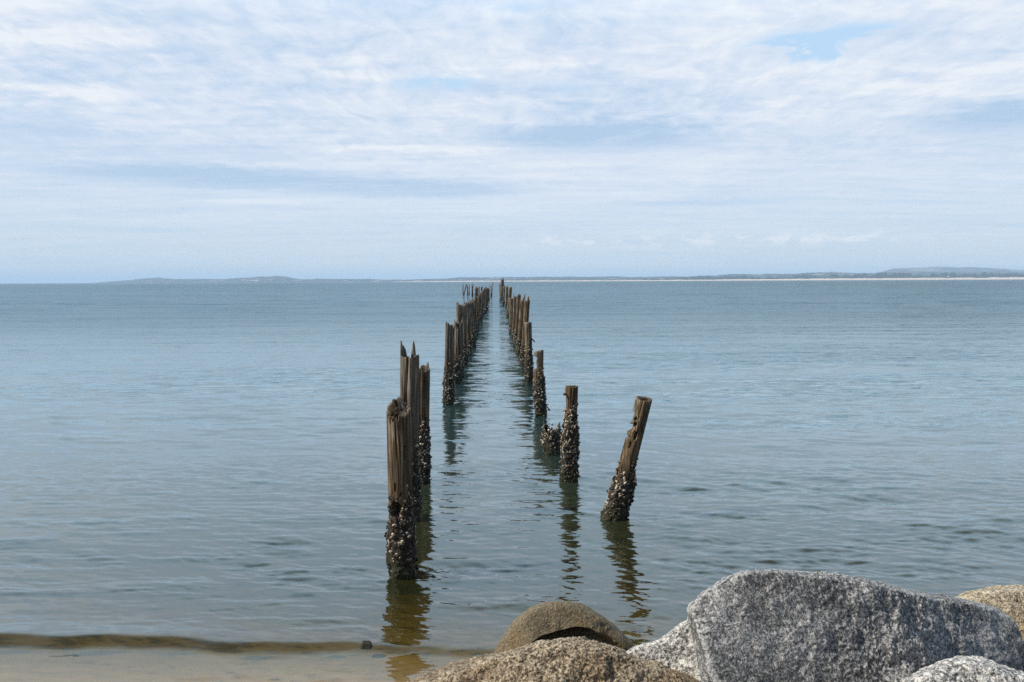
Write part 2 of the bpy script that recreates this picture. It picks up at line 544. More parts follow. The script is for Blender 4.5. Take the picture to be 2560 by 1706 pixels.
def build_rocks():
    # big grey granite block
    c = at(2110, 1640, 4.05)
    nf, qf = (0.20, -0.88, 0.43), at(2050, 1600, 3.62)
    leftf = plane3(on_plane(1735, 1520, nf, qf), on_plane(1782, 1700, nf, qf), at(1719, 1590, on_plane(1740, 1560, nf, qf)[1] + 0.22), c)
    rightf = plane3(on_plane(2516, 1534, nf, qf), on_plane(2466, 1612, nf, qf), at(2556, 1625, on_plane(2480, 1600, nf, qf)[1] + 0.20), c)
    rock('boulder', GREY, 'largest rock, a blocky grey speckled granite boulder at the lower right', c,
         [(1768, 1760), (1722, 1545), (1726, 1514), (1763, 1480), (1803, 1447), (1866, 1426), (1998, 1431), (2091, 1446), (2222, 1468), (2350, 1490), (2430, 1505), (2472, 1516), (2518, 1540), (2542, 1572), (2556, 1620), (2556, 1760)],
         [(nf, qf), leftf, rightf, ((0.46, -0.78, 0.42), on_plane(2235, 1590, nf, qf)), ((-0.28, -0.62, 0.73), on_plane(1850, 1468, nf, qf)),
          ((0.05, 0.98, 0.15), at(2110, 1500, 4.75)), ((0, 0, -1), c - np.array([0, 0, 0.95]))],
         p=75, level=8, seed=3, rough=0.014, lump=0.020)
    def saddle(v):
        rel = v - EYE
        loc = (rel / rel[:, 1:2]) @ RM
        uu = PW / 2 + FPX * loc[:, 0] / -loc[:, 2]
        out = v.copy(); out[:, 2] -= 0.048 * np.exp(-((uu - 1652) / 52.0) ** 2); return out
    # its pale shoulder stone on the left
    c = at(1690, 1690, 4.28)
    rock('boulder', PALE, 'pale grey rock wedged between the brown granite and the big grey boulder', c,
         [(1530, 1720), (1550, 1645), (1572, 1626), (1725, 1540), (1790, 1515), (1850, 1620), (1850, 1800)],
         [((-0.25, -0.85, 0.45), at(1690, 1660, 4.05)), ((0.1, 1, 0.1), at(1690, 1600, 4.7)), ((0, 0, -1), c - np.array([0, 0, 0.6]))],
         p=34, seed=5, rough=0.010, lump=0.02, sculpt=saddle)
    # brown granite, front
    c = at(1420, 1740, 4.15)
    rock('boulder', BROWN, 'brown and cream speckled granite rock, low and broad, along the bottom edge', c,
         [(940, 1762), (1030, 1702), (1120, 1664), (1240, 1634), (1347, 1609), (1436, 1592), (1493, 1600), (1545, 1618), (1634, 1648), (1698, 1674), (1740, 1697), (1790, 1780)],
         [((-0.2, -0.70, 0.68), at(1330, 1672, 3.80)), ((0.3, -0.7, 0.62), at(1560, 1680, 3.82)), ((0.0, -0.95, 0.3), at(1420, 1760, 3.62)),
          ((0, 1, 0.1), at(1420, 1640, 4.75)), ((0, 0, -1), c - np.array([0, 0, 0.7]))],
         p=16, level=8, seed=8, rough=0.014, lump=0.028)

    # round olive brown boulder with a hollow under its brow
    c = at(1415, 1640, 5.7)
    ax, az_ = at(1415, 1640, 5.25), None

    def hollow(v):
        rel = v - EYE
        d = rel / rel[:, 1:2]
        loc = (d @ RM)                                   # the stone's own front: measured across its face
        uu = PW / 2 + FPX * loc[:, 0] / -loc[:, 2]; vv = PH / 2 - FPX * loc[:, 1] / -loc[:, 2]
        arc = np.interp(uu, [1290, 1317, 1355, 1390, 1438, 1474, 1510, 1560, 1600, 1640], [1650, 1624, 1595, 1582, 1574, 1573, 1586, 1616, 1650, 1690])
        arc = arc + 2.0 * np.sin(uu * 0.06)
        depth = np.clip((vv - arc + 6) / np.interp(uu, [1300, 1430, 1500, 1600], [17, 20, 44, 55]), 0, 1)
        depth = depth * depth * (3 - 2 * depth)
        front = np.clip((c[1] + 0.12 - v[:, 1]) / 0.10, 0, 1)
        w = depth * front * np.clip((uu - 1295) / 45, 0, 1)
        push = np.interp(uu, [1300, 1360, 1440, 1500, 1560, 1600], [0.08, 0.22, 0.24, 0.13, 0.07, 0.04])
        out = v.copy(); out[:, 1] += w * push; return out
    rock('boulder', OLIVE, 'rounded olive brown boulder at the water with a dark hollow under its brow', c,
         [(1222, 1720), (1229, 1647), (1243, 1610), (1270, 1568), (1302, 1536), (1333, 1513), (1364, 1502), (1398, 1499), (1427, 1502), (1462, 1512), (1498, 1534), (1533, 1560), (1562, 1584), (1590, 1618), (1640, 1720)],
         [((-0.45, -0.7, 0.55), at(1330, 1590, 5.36)), ((0.1, -0.75, 0.65), at(1430, 1540, 5.48)), ((0.5, -0.75, 0.45), at(1530, 1600, 5.45)),
          ((0.05, -1.0, 0.1), at(1420, 1600, 5.22)), ((0, 1, 0.15), at(1415, 1560, 6.25)), ((0, 0, -1), c - np.array([0, 0, 0.75]))],
         p=17, level=8, seed=12, rough=0.006, lump=0.015, sculpt=hollow)
    # tan rock behind, right edge
    c = at(2560, 1580, 5.4)
    rock('boulder', TAN, 'smooth tan rock behind the big grey boulder at the right edge', c,
         [(2375, 1640), (2378, 1505), (2390, 1486), (2413, 1476), (2503, 1464), (2570, 1460), (2700, 1480), (2780, 1560), (2800, 1700)],
         [((-0.25, -0.75, 0.6), at(2480, 1540, 5.1)), ((0.2, -0.9, 0.4), at(2620, 1560, 5.1)), ((0, 1, 0.1), at(2560, 1500, 6.0)), ((0, 0, -1), c - np.array([0, 0, 0.8]))],
         p=11, seed=15, rough=0.008, lump=0.02)
    # orange-brown rock just showing at the right edge below it
    c = at(2720, 1680, 4.5)
    rock('boulder', TAN, 'orange brown rock at the very right edge, a sliver below the smooth tan rock', c,
         [(2540, 1800), (2553, 1640), (2556, 1600), (2575, 1582), (2640, 1560), (2760, 1550), (2860, 1620), (2900, 1800)],
         [((-0.3, -0.8, 0.5), at(2640, 1660, 4.2)), ((0, 1, 0.1), at(2720, 1600, 5.0)), ((0, 0, -1), c - np.array([0, 0, 0.7]))],
         p=12, seed=19, rough=0.010, lump=0.02)
    # pale granite at the bottom right corner
    c = at(2450, 1790, 3.35)
    rock('boulder', PALE, 'pale speckled granite rock in the bottom right corner before the big boulder', c,
         [(2215, 1760), (2258, 1704), (2297, 1680), (2334, 1658), (2372, 1646), (2411, 1640), (2447, 1645), (2503, 1663), (2560, 1684), (2640, 1722), (2760, 1800)],
         [((-0.1, -0.7, 0.7), at(2420, 1700, 3.12)), ((0.2, -0.8, 0.5), at(2540, 1740, 3.1)), ((0, 1, 0.05), at(2450, 1700, 3.68)), ((0, 0, -1), c - np.array([0, 0, 0.5]))],
         p=13, seed=23, rough=0.010, lump=0.02)
    # dark object, taken for a stone, afloat in the wash by the near pile
    c = on_water(915, 1622) + np.array([0, 0, 0.040])
    dark_coat = granite('dark_object_skin', (0.008, 0.008, 0.007), (0.022, 0.022, 0.018), (0.05, 0.048, 0.04))  # near-black skin of the dark object
    st = rock('dark_object', dark_coat, 'small dark object awash in the shore wave left of the nearest pile', c, [],
              [((-1, 0, .3), c + [-.040, 0, 0]), ((1, 0, .4), c + [.046, 0, 0]), ((0, -1, .5), c + [0, -.03, 0]), ((0, 1, .4), c + [0, .035, 0]), ((0.15, 0, 1), c + [0, 0, .018]), ((0, 0, -1), c - [0, 0, .014])],
              p=5, level=4, seed=31, rough=0.005, lump=0.008)
    st['category'] = 'seaweed'
    del st['group']
    # rubble and sand bank the stones lie on
    xs = np.linspace(-9, 9, 120); ys = np.linspace(0.2, 7.6, 70)
    Y, X = np.meshgrid(ys, xs, indexing='ij')
    Z = np.interp(Y, [0.2, 1.6, 3.0, 4.6, 6.2, 7.6], [1.9, 1.75, 1.1, 0.35, 0.06, -0.25]) + 0.03 * fbm(np.stack([X.ravel() * 3, Y.ravel() * 3, X.ravel() * 0], 1), 4, 77).reshape(X.shape)
    Z = np.where(X < -1.0, Z - np.clip((-1.0 - X) * 0.4, 0, 0.9) * np.clip((Y - 1.0) / 2, 0, 1), Z)
    Z = np.where((X < -0.6) & (Y > 5), np.minimum(Z, -0.12), Z)
    Z = np.minimum(Z, np.interp(Y, [0, 4, 5.5, 7, 7.6], [9, 1.4, 0.2, -0.08, -0.3]))
    o = mesh_obj('shore_bank', np.stack([X.ravel(), Y.ravel(), Z.ravel()], 1), grid_faces(*X.shape), sand_material('bank_sand', (0.26, 0.215, 0.16)))
    tag(o, kind='structure')


build_rocks()


# ------------------------------------------------------------------ piles of the ruined jetty
def wood_material():
    m = material('weathered_timber')
    co = objco()
    oi = node('ShaderNodeObjectInfo'); rnd = E(oi.outputs['Random'])
    geo = node('ShaderNodeNewGeometry'); _, _, wz = xyz(E(geo.outputs['Position']))
    sh = node('ShaderNodeVectorMath', operation='ADD'); E.put(sh.inputs[0], co); E.put(sh.inputs[1], vec(rnd * 31, rnd * 17, rnd * 11))
    p = E(sh.outputs[0])
    grain = noise(mapped(p, 34, 34, 1.6), 1.0, 5, 0.62)
    grain2 = noise(mapped(p, 95, 95, 3.5), 1.0, 3, 0.6)
    crack = noise(mapped(p, 17, 17, 0.7, (3, 1, 0)), 1.0, 4, 0.6)
    blot = noise(mapped(p, 5, 5, 2.2), 1.0, 5, 0.62)
    silver = ramp(grain, [(0.25, (0.020, 0.017, 0.013)), (0.48, (0.125, 0.103, 0.079)), (0.71, (0.47, 0.40, 0.31))])
    brown = ramp(grain, [(0.25, (0.017, 0.012, 0.007)), (0.48, (0.092, 0.061, 0.032)), (0.71, (0.33, 0.225, 0.122))])
    c = mix(smooth(blot + (rnd - 0.5) * 0.45, 0.44, 0.68), silver, brown)
    c = mix(smooth(wz + (blot - 0.5) * 1.2, 0.9, 1.9, 0.85, 0.0), c, brown)
    c = mix(smooth(crack, 0.42, 0.33), c, (0.012, 0.009, 0.007))
    c = mix(smooth(blot, 0.60, 0.74, 0.0, 0.6), c, (0.05, 0.045, 0.02))                 # dark lichen
    wet = smooth(wz + (blot - 0.5) * 0.6, 0.3, 0.85, 0.93, 0.0)
    c = mix(wet, c, (0.016, 0.013, 0.009))                                              # tide-blackened foot
    c = mix(grain2 * 0.3, c, (0.03, 0.025, 0.02))
    ha = E(node('ShaderNodeAttribute', attribute_name='heart').outputs['Fac'])
    c = mix(ha * 0.85, c, (0.030, 0.024, 0.018))                                        # rotten heartwood
    h = grain * 1.0 + grain2 * 0.5 - smooth(crack, 0.44, 0.30) * 1.6
    return finish(m, principled(c, 0.86, h, 0.014, 1.0, 0.25))


def oyster_material():
    m = material('oyster_shell')
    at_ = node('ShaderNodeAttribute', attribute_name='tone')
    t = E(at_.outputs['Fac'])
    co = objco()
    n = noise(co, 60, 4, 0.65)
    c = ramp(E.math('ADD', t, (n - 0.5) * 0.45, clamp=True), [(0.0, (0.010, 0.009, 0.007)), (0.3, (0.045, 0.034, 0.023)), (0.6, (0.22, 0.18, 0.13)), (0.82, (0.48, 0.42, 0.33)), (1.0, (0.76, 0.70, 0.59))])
    geo = node('ShaderNodeNewGeometry'); _, _, wz = xyz(E(geo.outputs['Position']))
    dark_coat = noise(co, 7, 3, 0.6)
    c = mix(smooth(wz + (dark_coat - 0.5) * 0.5, 0.42, 0.02, 0.0, 0.85), c, (0.022, 0.024, 0.008))     # weed just above the water
    return finish(m, principled(c, 0.7, noise(co, 130, 3, 0.7), 0.006, 0.8, 0.35))


def iron_material():
    m = material('rusted_iron')
    n = noise(objco(), 40, 4, 0.6)
    return finish(m, principled(mix(n, (0.02, 0.014, 0.011), (0.09, 0.04, 0.022)), 0.8, n, 0.003, 0.6))


WOOD, OYSTER, IRON = wood_material(), oyster_material(), iron_material()
TH_FRONT = -math.pi / 2


def angdiff(a, b):
    return (a - b + math.pi) % (2 * math.pi) - math.pi


SPEC = []


def pile(label, base, top, w, spikes=(), cuts=(), dents=(), cracks=(), crust=0.9, dense=1.0, hollow=0.10, jag=0.04,
         slant=(0.0, 0.0), bulge=0.0, bolts=(), group='old jetty piles', whole_crust=False, lean_y=0.0, taper=0.0, seed=None, bow=0.0, w_base=None):
    """base and top: pixel of the middle of the foot at the waterline and of the top; w: width in metres"""
    b = on_water(*base)
    D = b[1]
    tp = at(top[0], top[1], D + lean_y)
    seed = seed or (len(SPEC) * 7 + 3); SPEC.append(label)
    rng = np.random.default_rng(seed)
    H = tp[2]
    near = D < 24
    na = 112 if D < 16 else 72 if near else 36 if D < 60 else 18
    nz = 190 if D < 16 else 110 if near else 60 if D < 60 else 26
    R = w / 2
    th = np.linspace(0, 2 * math.pi, na, endpoint=False)
    # ragged top as a height over the angle
    ring = np.stack([np.cos(th), np.sin(th), np.full(na, seed * 1.7)], 1)
    ht = H + jag * (vnoise(ring * 2.2, seed) + 0.8 * vnoise(ring * 6.0, seed + 1) + 0.5 * vnoise(ring * 13, seed + 2)) * 0.6
    ht += slant[0] * np.cos(th) + slant[1] * np.sin(th)
    for a, hw, hgt in spikes:
        q = np.abs(angdiff(th, math.radians(a))) / math.radians(hw)
        ht += hgt * np.clip(1 - q ** 1.4, 0, 1)
    zb = -0.75 if D < 40 else -1.2
    s = np.linspace(0, 1, nz)
    Zm = zb + (ht[None, :] - zb) * s[:, None]
    TH = np.broadcast_to(th, Zm.shape)

    def radius(TH, Z):
        c, sn = np.cos(TH).ravel(), np.sin(TH).ravel(); z = Z.ravel()
        q = np.stack([c, sn, z * 0.55 + seed], 1)
        r = 1 + 0.07 * vnoise(q * [1.3, 1.3, 1.4], seed + 4) + 0.04 * vnoise(q * [3.5, 3.5, 0.9], seed + 5)
        r -= 0.05 * np.abs(vnoise(q * [7, 7, 0.8], seed + 6)) + 0.03 * np.abs(vnoise(q * [16, 16, 1.0], seed + 7))
        r = r.reshape(Z.shape)
        r = r * (1 + taper * np.clip(Z / max(H, 0.5), 0, 1))
        if w_base: r = r * (1 + (w_base / w - 1) * np.clip(1 - Z / max(H, .3), 0, 1))
        r *= R
        for a, z0, z1, dep, hw in cracks:
            wob = 0.10 * np.sin(Z * 4 + seed)
            g = np.exp(-(angdiff(TH, math.radians(a) + wob) / math.radians(hw)) ** 2)
            r -= R * dep * g * np.clip((Z - z0) / 0.25, 0, 1) * np.clip((z1 - Z) / 0.1, 0, 1)
        for side, z0, z1, frac in cuts:                        # wood split away on one side between two heights
            a = math.radians(side)
            cosd = np.cos(angdiff(TH, a))
            edge = 0.02
            m_ = np.clip((Z - z0) / edge, 0, 1) * np.clip((z1 - Z) / edge, 0, 1)
            lim = np.where(cosd > 0.05, R * (frac + 0.05 * np.sin(Z * 23 + seed)) / np.maximum(cosd, 0.05), 1e3)
            r = np.where(m_ > 0, r + m_ * (np.minimum(r, lim) - r), r)
        for a, z0, dw, dh, dep in dents:
            q = (angdiff(TH, math.radians(a)) * R / dw) ** 2 + ((Z - z0) / dh) ** 2
            r -= dep * np.clip(1.35 - q, 0, 0.35) / 0.35
        return np.maximum(r, R * 0.12)

    def place(x, y, z):
        f = z / max(H, 0.05)
        bw = bow * np.sin(np.clip(f, 0, 1) * math.pi)
        return np.stack([x + (tp[0] - b[0]) * f + bw, y + lean_y * f, z], -1)
    r = radius(TH, Zm)
    rows = [place(r * np.cos(TH), r * np.sin(TH), Zm).reshape(-1, 3)]
    # broken crown: rim, then down into the rotten heart
    rt = r[-1]
    ncap = 7 if near else 4
    cap = []
    zin = np.minimum(H - hollow, ht - 0.01)
    heart = [np.zeros(nz * na)]
    for i in range(1, ncap):
        f = i / ncap
        kk = 1 - f
        g = np.clip((f - 0.10) / 0.30, 0, 1); g = g * g * (3 - 2 * g)
        zin = np.minimum(H - hollow + kk * (slant[0] * np.cos(th) + slant[1] * np.sin(th)), ht - 0.01)
        heart.append(np.full(na, g.item()))
        rough = jag * 0.5 * vnoise(np.stack([np.cos(th) * kk * 9, np.sin(th) * kk * 9, np.full(na, seed * 2.0 + i)], 1), seed + 20)
        zz = ht * (1 - g) + zin * g + rough * np.clip(f * 3, 0, 1)
        cap.append(place(rt * kk * np.cos(th), rt * kk * np.sin(th), zz))
    rows += cap
    V = np.concatenate(rows + [place(np.array([0.0]), np.array([0.0]), np.array([zin.mean()]))])
    F = grid_faces(nz + ncap - 1, na, True)
    last = (nz + ncap - 2) * na; cidx = len(V) - 1
    faces = [tuple(f) for f in F] + [(last + i, last + (i + 1) % na, cidx) for i in range(na)]
    loc = np.array([b[0], b[1], 0.0])
    root = bpy.data.objects.new('jetty_pile', None); root.empty_display_size = 0.2
    COL.objects.link(root); root.location = loc
    tag(root, label, 'pile', group)
    mesh_obj('timber', V, faces, WOOD, root, True, {'heart': np.concatenate(heart + [[1.0]])})

    # oysters: a knobbly dark sleeve and single shells growing out of it
    if crust > 0:
        zlim = crust
        vs, fs, tone = [], [], []
        nA = 64 if near else 28 if D < 60 else 14
        nZ = max(10, int(zlim / (0.016 if D < 16 else 0.03 if near else 0.07)))
        tA = np.linspace(0, 2 * math.pi, nA, endpoint=False)
        topA = zlim * (0.97 + 0.26 * vnoise(np.stack([np.cos(tA) * 1.6, np.sin(tA) * 1.6, np.full(nA, seed)], 1), seed + 30) + 0.08 * vnoise(np.stack([np.cos(tA) * 5, np.sin(tA) * 5, np.full(nA, seed)], 1), seed + 31))
        if whole_crust: topA = np.maximum(topA, 0.1)
        sz = np.linspace(0, 1, nZ)
        Zs = -0.5 + (topA[None, :] + 0.5) * sz[:, None]
        TS = np.broadcast_to(tA, Zs.shape)
        rs = radius(TS, Zs)
        pt = np.stack([np.cos(TS).ravel() * R * 14, np.sin(TS).ravel() * R * 14, Zs.ravel() * 13], 1)
        lump = (0.022 * (0.5 + 0.5 * vnoise(pt * 1.0 + seed, seed + 40)) + 0.020 * vnoise(pt * 2.2, seed + 41)).reshape(Zs.shape)
        big = 0.5 + 0.5 * vnoise(np.stack([np.cos(TS).ravel(), np.sin(TS).ravel(), Zs.ravel() * 3.2], 1), seed + 42).reshape(Zs.shape)
        endf = np.clip((1 - sz) * 6, 0, 1)[:, None]
        grow = (0.004 + lump + (0.02 + bulge) * big) * endf - 0.012 * (1 - endf)
        rr = rs + np.where(endf > 0.02, grow, -0.02) * (0.55 + 0.45 * dense)
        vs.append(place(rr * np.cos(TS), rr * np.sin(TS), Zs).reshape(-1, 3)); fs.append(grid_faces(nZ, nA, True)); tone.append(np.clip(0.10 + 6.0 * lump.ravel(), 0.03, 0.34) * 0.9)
        size = 0.025 if D < 16 else 0.029 if near else 0.035 if D < 60 else 0.06
        area = zlim * 2 * math.pi * R
        ns = int(dense * area / (size * size * 1.5))
        nver = len(vs[0])
        zz = rng.random(ns) ** 1.05 * zlim * 1.3; aa = rng.random(ns) * 2 * math.pi
        lim = np.interp(aa, np.append(tA, 2 * math.pi), np.append(topA, topA[0]))
        keep = zz < lim * (1.0 + 0.30 * rng.random(ns) ** 3)
        zz, aa = zz[keep], aa[keep]
        # colonies grow in clumps
        cl = vnoise(np.stack([np.cos(aa) * 2.5, np.sin(aa) * 2.5, zz * 5 + seed], 1), seed + 50)
        keep = rng.random(len(zz)) < np.clip(0.85 + 0.7 * cl, 0.15, 1)
        zz, aa, cl = zz[keep], aa[keep], cl[keep]
        if len(zz):
            r0 = radius(aa[None, :], zz[None, :])[0]
            j = np.clip(((zz + 0.5) / (np.interp(aa, np.append(tA, 2 * math.pi), np.append(topA, topA[0])) + 0.5) * (nZ - 1)).round().astype(int), 0, nZ - 1)
            kA = np.round(aa / (2 * math.pi) * nA).astype(int) % nA
            r0 = np.maximum(r0, rr[j, kA]) - 0.004
            K = 8 if near else 6
            ph = np.arange(K) * 2 * math.pi / K
            for q in range(len(zz)):
                n = np.array([math.cos(aa[q]), math.sin(aa[q]), 0.0])
                up = np.array([0, 0, 1.0]); side = np.cross(up, n)
                spin = rng.normal(0, 0.9)
                e1 = math.cos(spin) * up + math.sin(spin) * side
                tilt = rng.uniform(0.1, 1.05)
                e1t = e1 * math.cos(tilt) + n * math.sin(tilt)
                nt = n * math.cos(tilt) - e1 * math.sin(tilt)
                e2 = np.cross(nt, e1t)
                L = size * rng.uniform(0.65, 1.5); W = L * rng.uniform(0.5, 0.8); hg = L * rng.uniform(0.18, 0.4)
                pc = place(np.array([r0[q] * n[0]]), np.array([r0[q] * n[1]]), np.array([zz[q]]))[0]
                jit = rng.uniform(0.82, 1.15, K)
                rim = pc + (np.cos(ph) * jit * L + 0.35 * L)[:, None] * e1t + (np.sin(ph) * jit * W * (1 + 0.25 * np.cos(ph)))[:, None] * e2
                inn = pc + (np.cos(ph) * 0.55 * L + 0.30 * L)[:, None] * e1t + (np.sin(ph) * 0.55 * W)[:, None] * e2 + nt * hg * 0.75
                low = pc + (np.cos(ph) * jit * L * 0.8 + 0.28 * L)[:, None] * e1t + (np.sin(ph) * jit * W * 0.8)[:, None] * e2 - nt * hg * 0.7
                ctr = pc + 0.25 * L * e1t + nt * hg
                base_i = nver
                vs.append(np.concatenate([low, rim, inn, ctr[None]])); nver += 3 * K + 1
                i0 = np.arange(K); i1 = (i0 + 1) % K
                fq = [np.stack([i0, i1, i1 + K, i0 + K], 1), np.stack([i0 + K, i1 + K, i1 + 2 * K, i0 + 2 * K], 1)]
                fs.append(np.concatenate(fq) + base_i)
                fs.append(np.stack([i0 + 2 * K, i1 + 2 * K, np.full(K, 3 * K), np.full(K, 3 * K)], 1) + base_i)
                tt = float(np.clip(rng.beta(1.05, 1.15) + 0.15 * cl[q], 0.05, 1.0))
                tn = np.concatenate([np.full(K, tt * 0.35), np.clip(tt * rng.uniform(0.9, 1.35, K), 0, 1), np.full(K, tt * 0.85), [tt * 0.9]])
                tone.append(tn)
        allf = []
        for f in fs:
            for q in f:
                allf.append(tuple(q[:3]) if q[2] == q[3] else tuple(q))
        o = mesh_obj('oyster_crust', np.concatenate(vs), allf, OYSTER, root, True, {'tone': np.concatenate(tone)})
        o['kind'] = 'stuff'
    # iron left in the wood
    for (pu, pv), (qu, qv), rad, head in bolts:
        A, B = at(pu, pv, D - 0.02) - loc, at(qu, qv, D - 0.10) - loc
        ax = (B - A); ln = np.linalg.norm(ax); ax /= ln
        e1 = np.cross(ax, [0, 1, 0.3]); e1 /= np.linalg.norm(e1); e2 = np.cross(ax, e1)
        prof = [(-0.06, rad), (ln * 0.7, rad), (ln * 0.72, rad * head), (ln, rad * head), (ln + rad * 0.3, rad * head * 0.6)]
        ph = np.arange(10) * 2 * math.pi / 10
        vv = np.concatenate([A + ax * d + (np.cos(ph)[:, None] * e1 + np.sin(ph)[:, None] * e2) * q for d, q in prof])
        ff = [tuple(f) for f in grid_faces(len(prof), 10, True)] + [tuple(range(9, -1, -1)), tuple(len(vv) - 10 + i for i in range(10))]
        mesh_obj('bolt', vv, ff, IRON, root, False)
    return root


def build_piles():
    g1 = 'near piles standing apart'
    # --- left, nearest three
    pile('nearest pile, thick brown timber with an oblique broken top and dark hole low down',
         (1006, 1440), (997, 1028), 0.275, spikes=[(105, 65, 0.05), (150, 25, 0.03)], dents=[(-108, 0.83, 0.055, 0.085, 0.11), (-52, 1.50, 0.022, 0.08, 0.05), (-110, 1.10, 0.012, 0.05, 0.03), (-78, 1.02, 0.016, 0.02, 0.03), (-128, 1.9, 0.012, 0.05, 0.02)],
         cracks=[(-60, 0.9, 2.2, 0.16, 5), (-95, 1.2, 2.2, 0.10, 3.5), (-125, 1.0, 2.2, 0.09, 3), (-40, 0.5, 2.2, 0.14, 5), (-80, 1.3, 2.2, 0.07, 2.5)],
         crust=0.90, dense=0.85, hollow=0.0, jag=0.08, slant=(0.0, 0.06), taper=0.06)
    pile('tall split pile with two dark pointed prongs, standing right behind the nearest pile',
         (1024, 1300), (1024, 890), 0.285, spikes=[(182, 26, 0.25), (145, 32, 0.17), (72, 16, 0.20), (100, 22, -0.06)], cracks=[(-98, 1.2, 3, 0.32, 6), (-60, 0.5, 2.4, 0.12, 5), (-140, 0.9, 3, 0.10, 4)],
         crust=0.95, dense=0.6, hollow=0.14, jag=0.03)
    pile('slim pile crusted with oysters to half its height, behind the tall split pile',
         (1053, 1207), (1058, 926), 0.235, spikes=[(100, 50, 0.07), (50, 22, 0.11)], cracks=[(-105, 0.8, 2.5, 0.22, 6), (-70, 1.2, 2.5, 0.18, 5)], crust=1.06, dense=1.1, hollow=0.1, jag=0.05, bulge=0.01)
    # --- right, standing apart
    pile('leaning pile, tilted to the right, with a flat top and small square holes',
         (1534, 1297), (1610, 997), 0.25, cuts=[(180, 1.32, 1.42, 0.36), (180, 1.20, 1.255, 0.55), (180, 1.30, 1.34, 0.55), (172, 1.42, 1.60, 0.62)],
         dents=[(-125, 1.50, 0.020, 0.024, 0.06), (-118, 1.42, 0.024, 0.03, 0.06), (-120, 1.12, 0.016, 0.04, 0.05), (-92, 1.26, 0.02, 0.06, 0.05), (-45, 1.58, 0.02, 0.06, 0.03), (-150, 1.46, 0.02, 0.03, 0.04)],
         cracks=[(-100, 1.0, 2, 0.10, 4), (-70, 0.9, 2, 0.10, 4)], crust=0.70, dense=1.45, hollow=0.0, jag=0.012, slant=(-0.02, 0.02), bulge=0.035, w_base=0.26)
    pile('upright pile coated with oysters, flat sawn top and an iron bolt on its left',
         (1423, 1200), (1429, 966), 0.222, cuts=[(180, 1.27, 1.50, 0.78), (180, 1.50, 1.54, 0.88)], cracks=[(-90, 1.2, 2, 0.12, 6), (-60, 1.2, 2, 0.22, 9), (-130, 1.3, 2, 0.08, 4)],
         crust=1.12, dense=1.45, hollow=0.0, jag=0.012, bulge=0.012, bolts=[((1421, 986), (1410, 986), 0.012, 1.8)])
    pile('low broken stump wholly covered in oysters beside the upright pile',
         (1381, 1134), (1380, 1082), 0.23, spikes=[(25, 45, 0.14), (170, 45, 0.08)], crust=0.52, dense=1.5, hollow=0.08, jag=0.05, bulge=0.030, whole_crust=True, taper=0.5)
    pile('square cut pile with a hooked top and an iron spike low on its right',
         (1354, 1039), (1347, 878), 0.255, cuts=[(180, 1.22, 1.56, 0.42)], cracks=[(-110, 0.8, 2, 0.14, 4)], crust=1.0, dense=1.1, hollow=0.0, jag=0.01, slant=(0.03, 0), bulge=0.02, bow=-0.03,
         bolts=[((1364, 1011), (1374, 1027), 0.014, 1.8), ((1325 + 36, 1010), (1371, 1012), 0.01, 1.2)])
    pile('flat topped pile heading the right hand row, iron rod sticking out on its right',
         (1323, 957), (1320, 806), 0.255, cracks=[(-100, 1.3, 3, 0.14, 5), (-130, 1.2, 3, 0.1, 4)], crust=1.05, dense=0.8, hollow=0.0, jag=0.012, bolts=[((1327, 845), (1337, 855), 0.022, 1.0)])
    # --- right row going out
    gr = 'right hand row of the old jetty'
    R_ = [
        ('dark topped pile directly behind the flat topped pile heading the right row', (1308, 915), (1317.5, 753), 0.24, [(60, 30, 0.16), (140, 22, 0.12), (20, 20, -0.04)], 0.9),
        ('right row pile with a tall black splinter rising from its right shoulder', (1297, 887), (1306.5, 752), 0.25, [(40, 26, 0.42), (75, 20, 0.15)], 0.85),
        ('mossy rounded pile with a small pointed tip in the right row', (1290, 868), (1297, 740), 0.24, [(80, 22, 0.22), (-90, 60, 0.04)], 0.8),
        ('pale grey pile of the right row with a dark finger of wood on top', (1284, 848), (1288, 743), 0.23, [(150, 24, 0.33)], 0.75),
        ('broad grey pile with notched top, lowest of the middle right row', (1279.5, 833), (1278.5, 746), 0.34, [(170, 30, 0.06), (20, 25, 0.05), (-90, 25, -0.05)], 0.8),
        ('thick flat topped pile in the far right row with a grey lit face', (1271, 793), (1276, 719), 0.37, [(170, 25, 0.05)], 0.7),
        ('far right row pile with a crumbling peaked top beside the thick flat one', (1266.5, 771), (1267, 718), 0.36, [(70, 40, 0.22)], 0.7),
        ('slender right row pile partly hidden before the tallest far pile', (1259, 764), (1260.5, 716), 0.30, [(100, 40, 0.2)], 0.7),
        ('tallest far pile of the right row, its bleached ragged top above the horizon', (1253.5, 752), (1256, 699), 0.62, [(150, 30, 0.30), (60, 24, 0.35), (10, 20, 0.1)], 0.8),
        ('bleached sliver of a pile on the left side of the tallest far pile', (1250.5, 751), (1249.5, 713), 0.22, [(120, 40, 0.4)], 0.6),
    ]
    for lb, b, t, w, sp, cr in R_:
        pile(lb, b, t, w, spikes=sp, crust=cr, dense=0.85, hollow=0.16, jag=0.10, cracks=[(-95, 0.8, 4, 0.18, 7), (-60, 0.8, 4, 0.12, 6), (-130, 0.9, 4, 0.12, 6)], group=gr)
    # --- left row going out
    gl = 'left hand row of the old jetty'
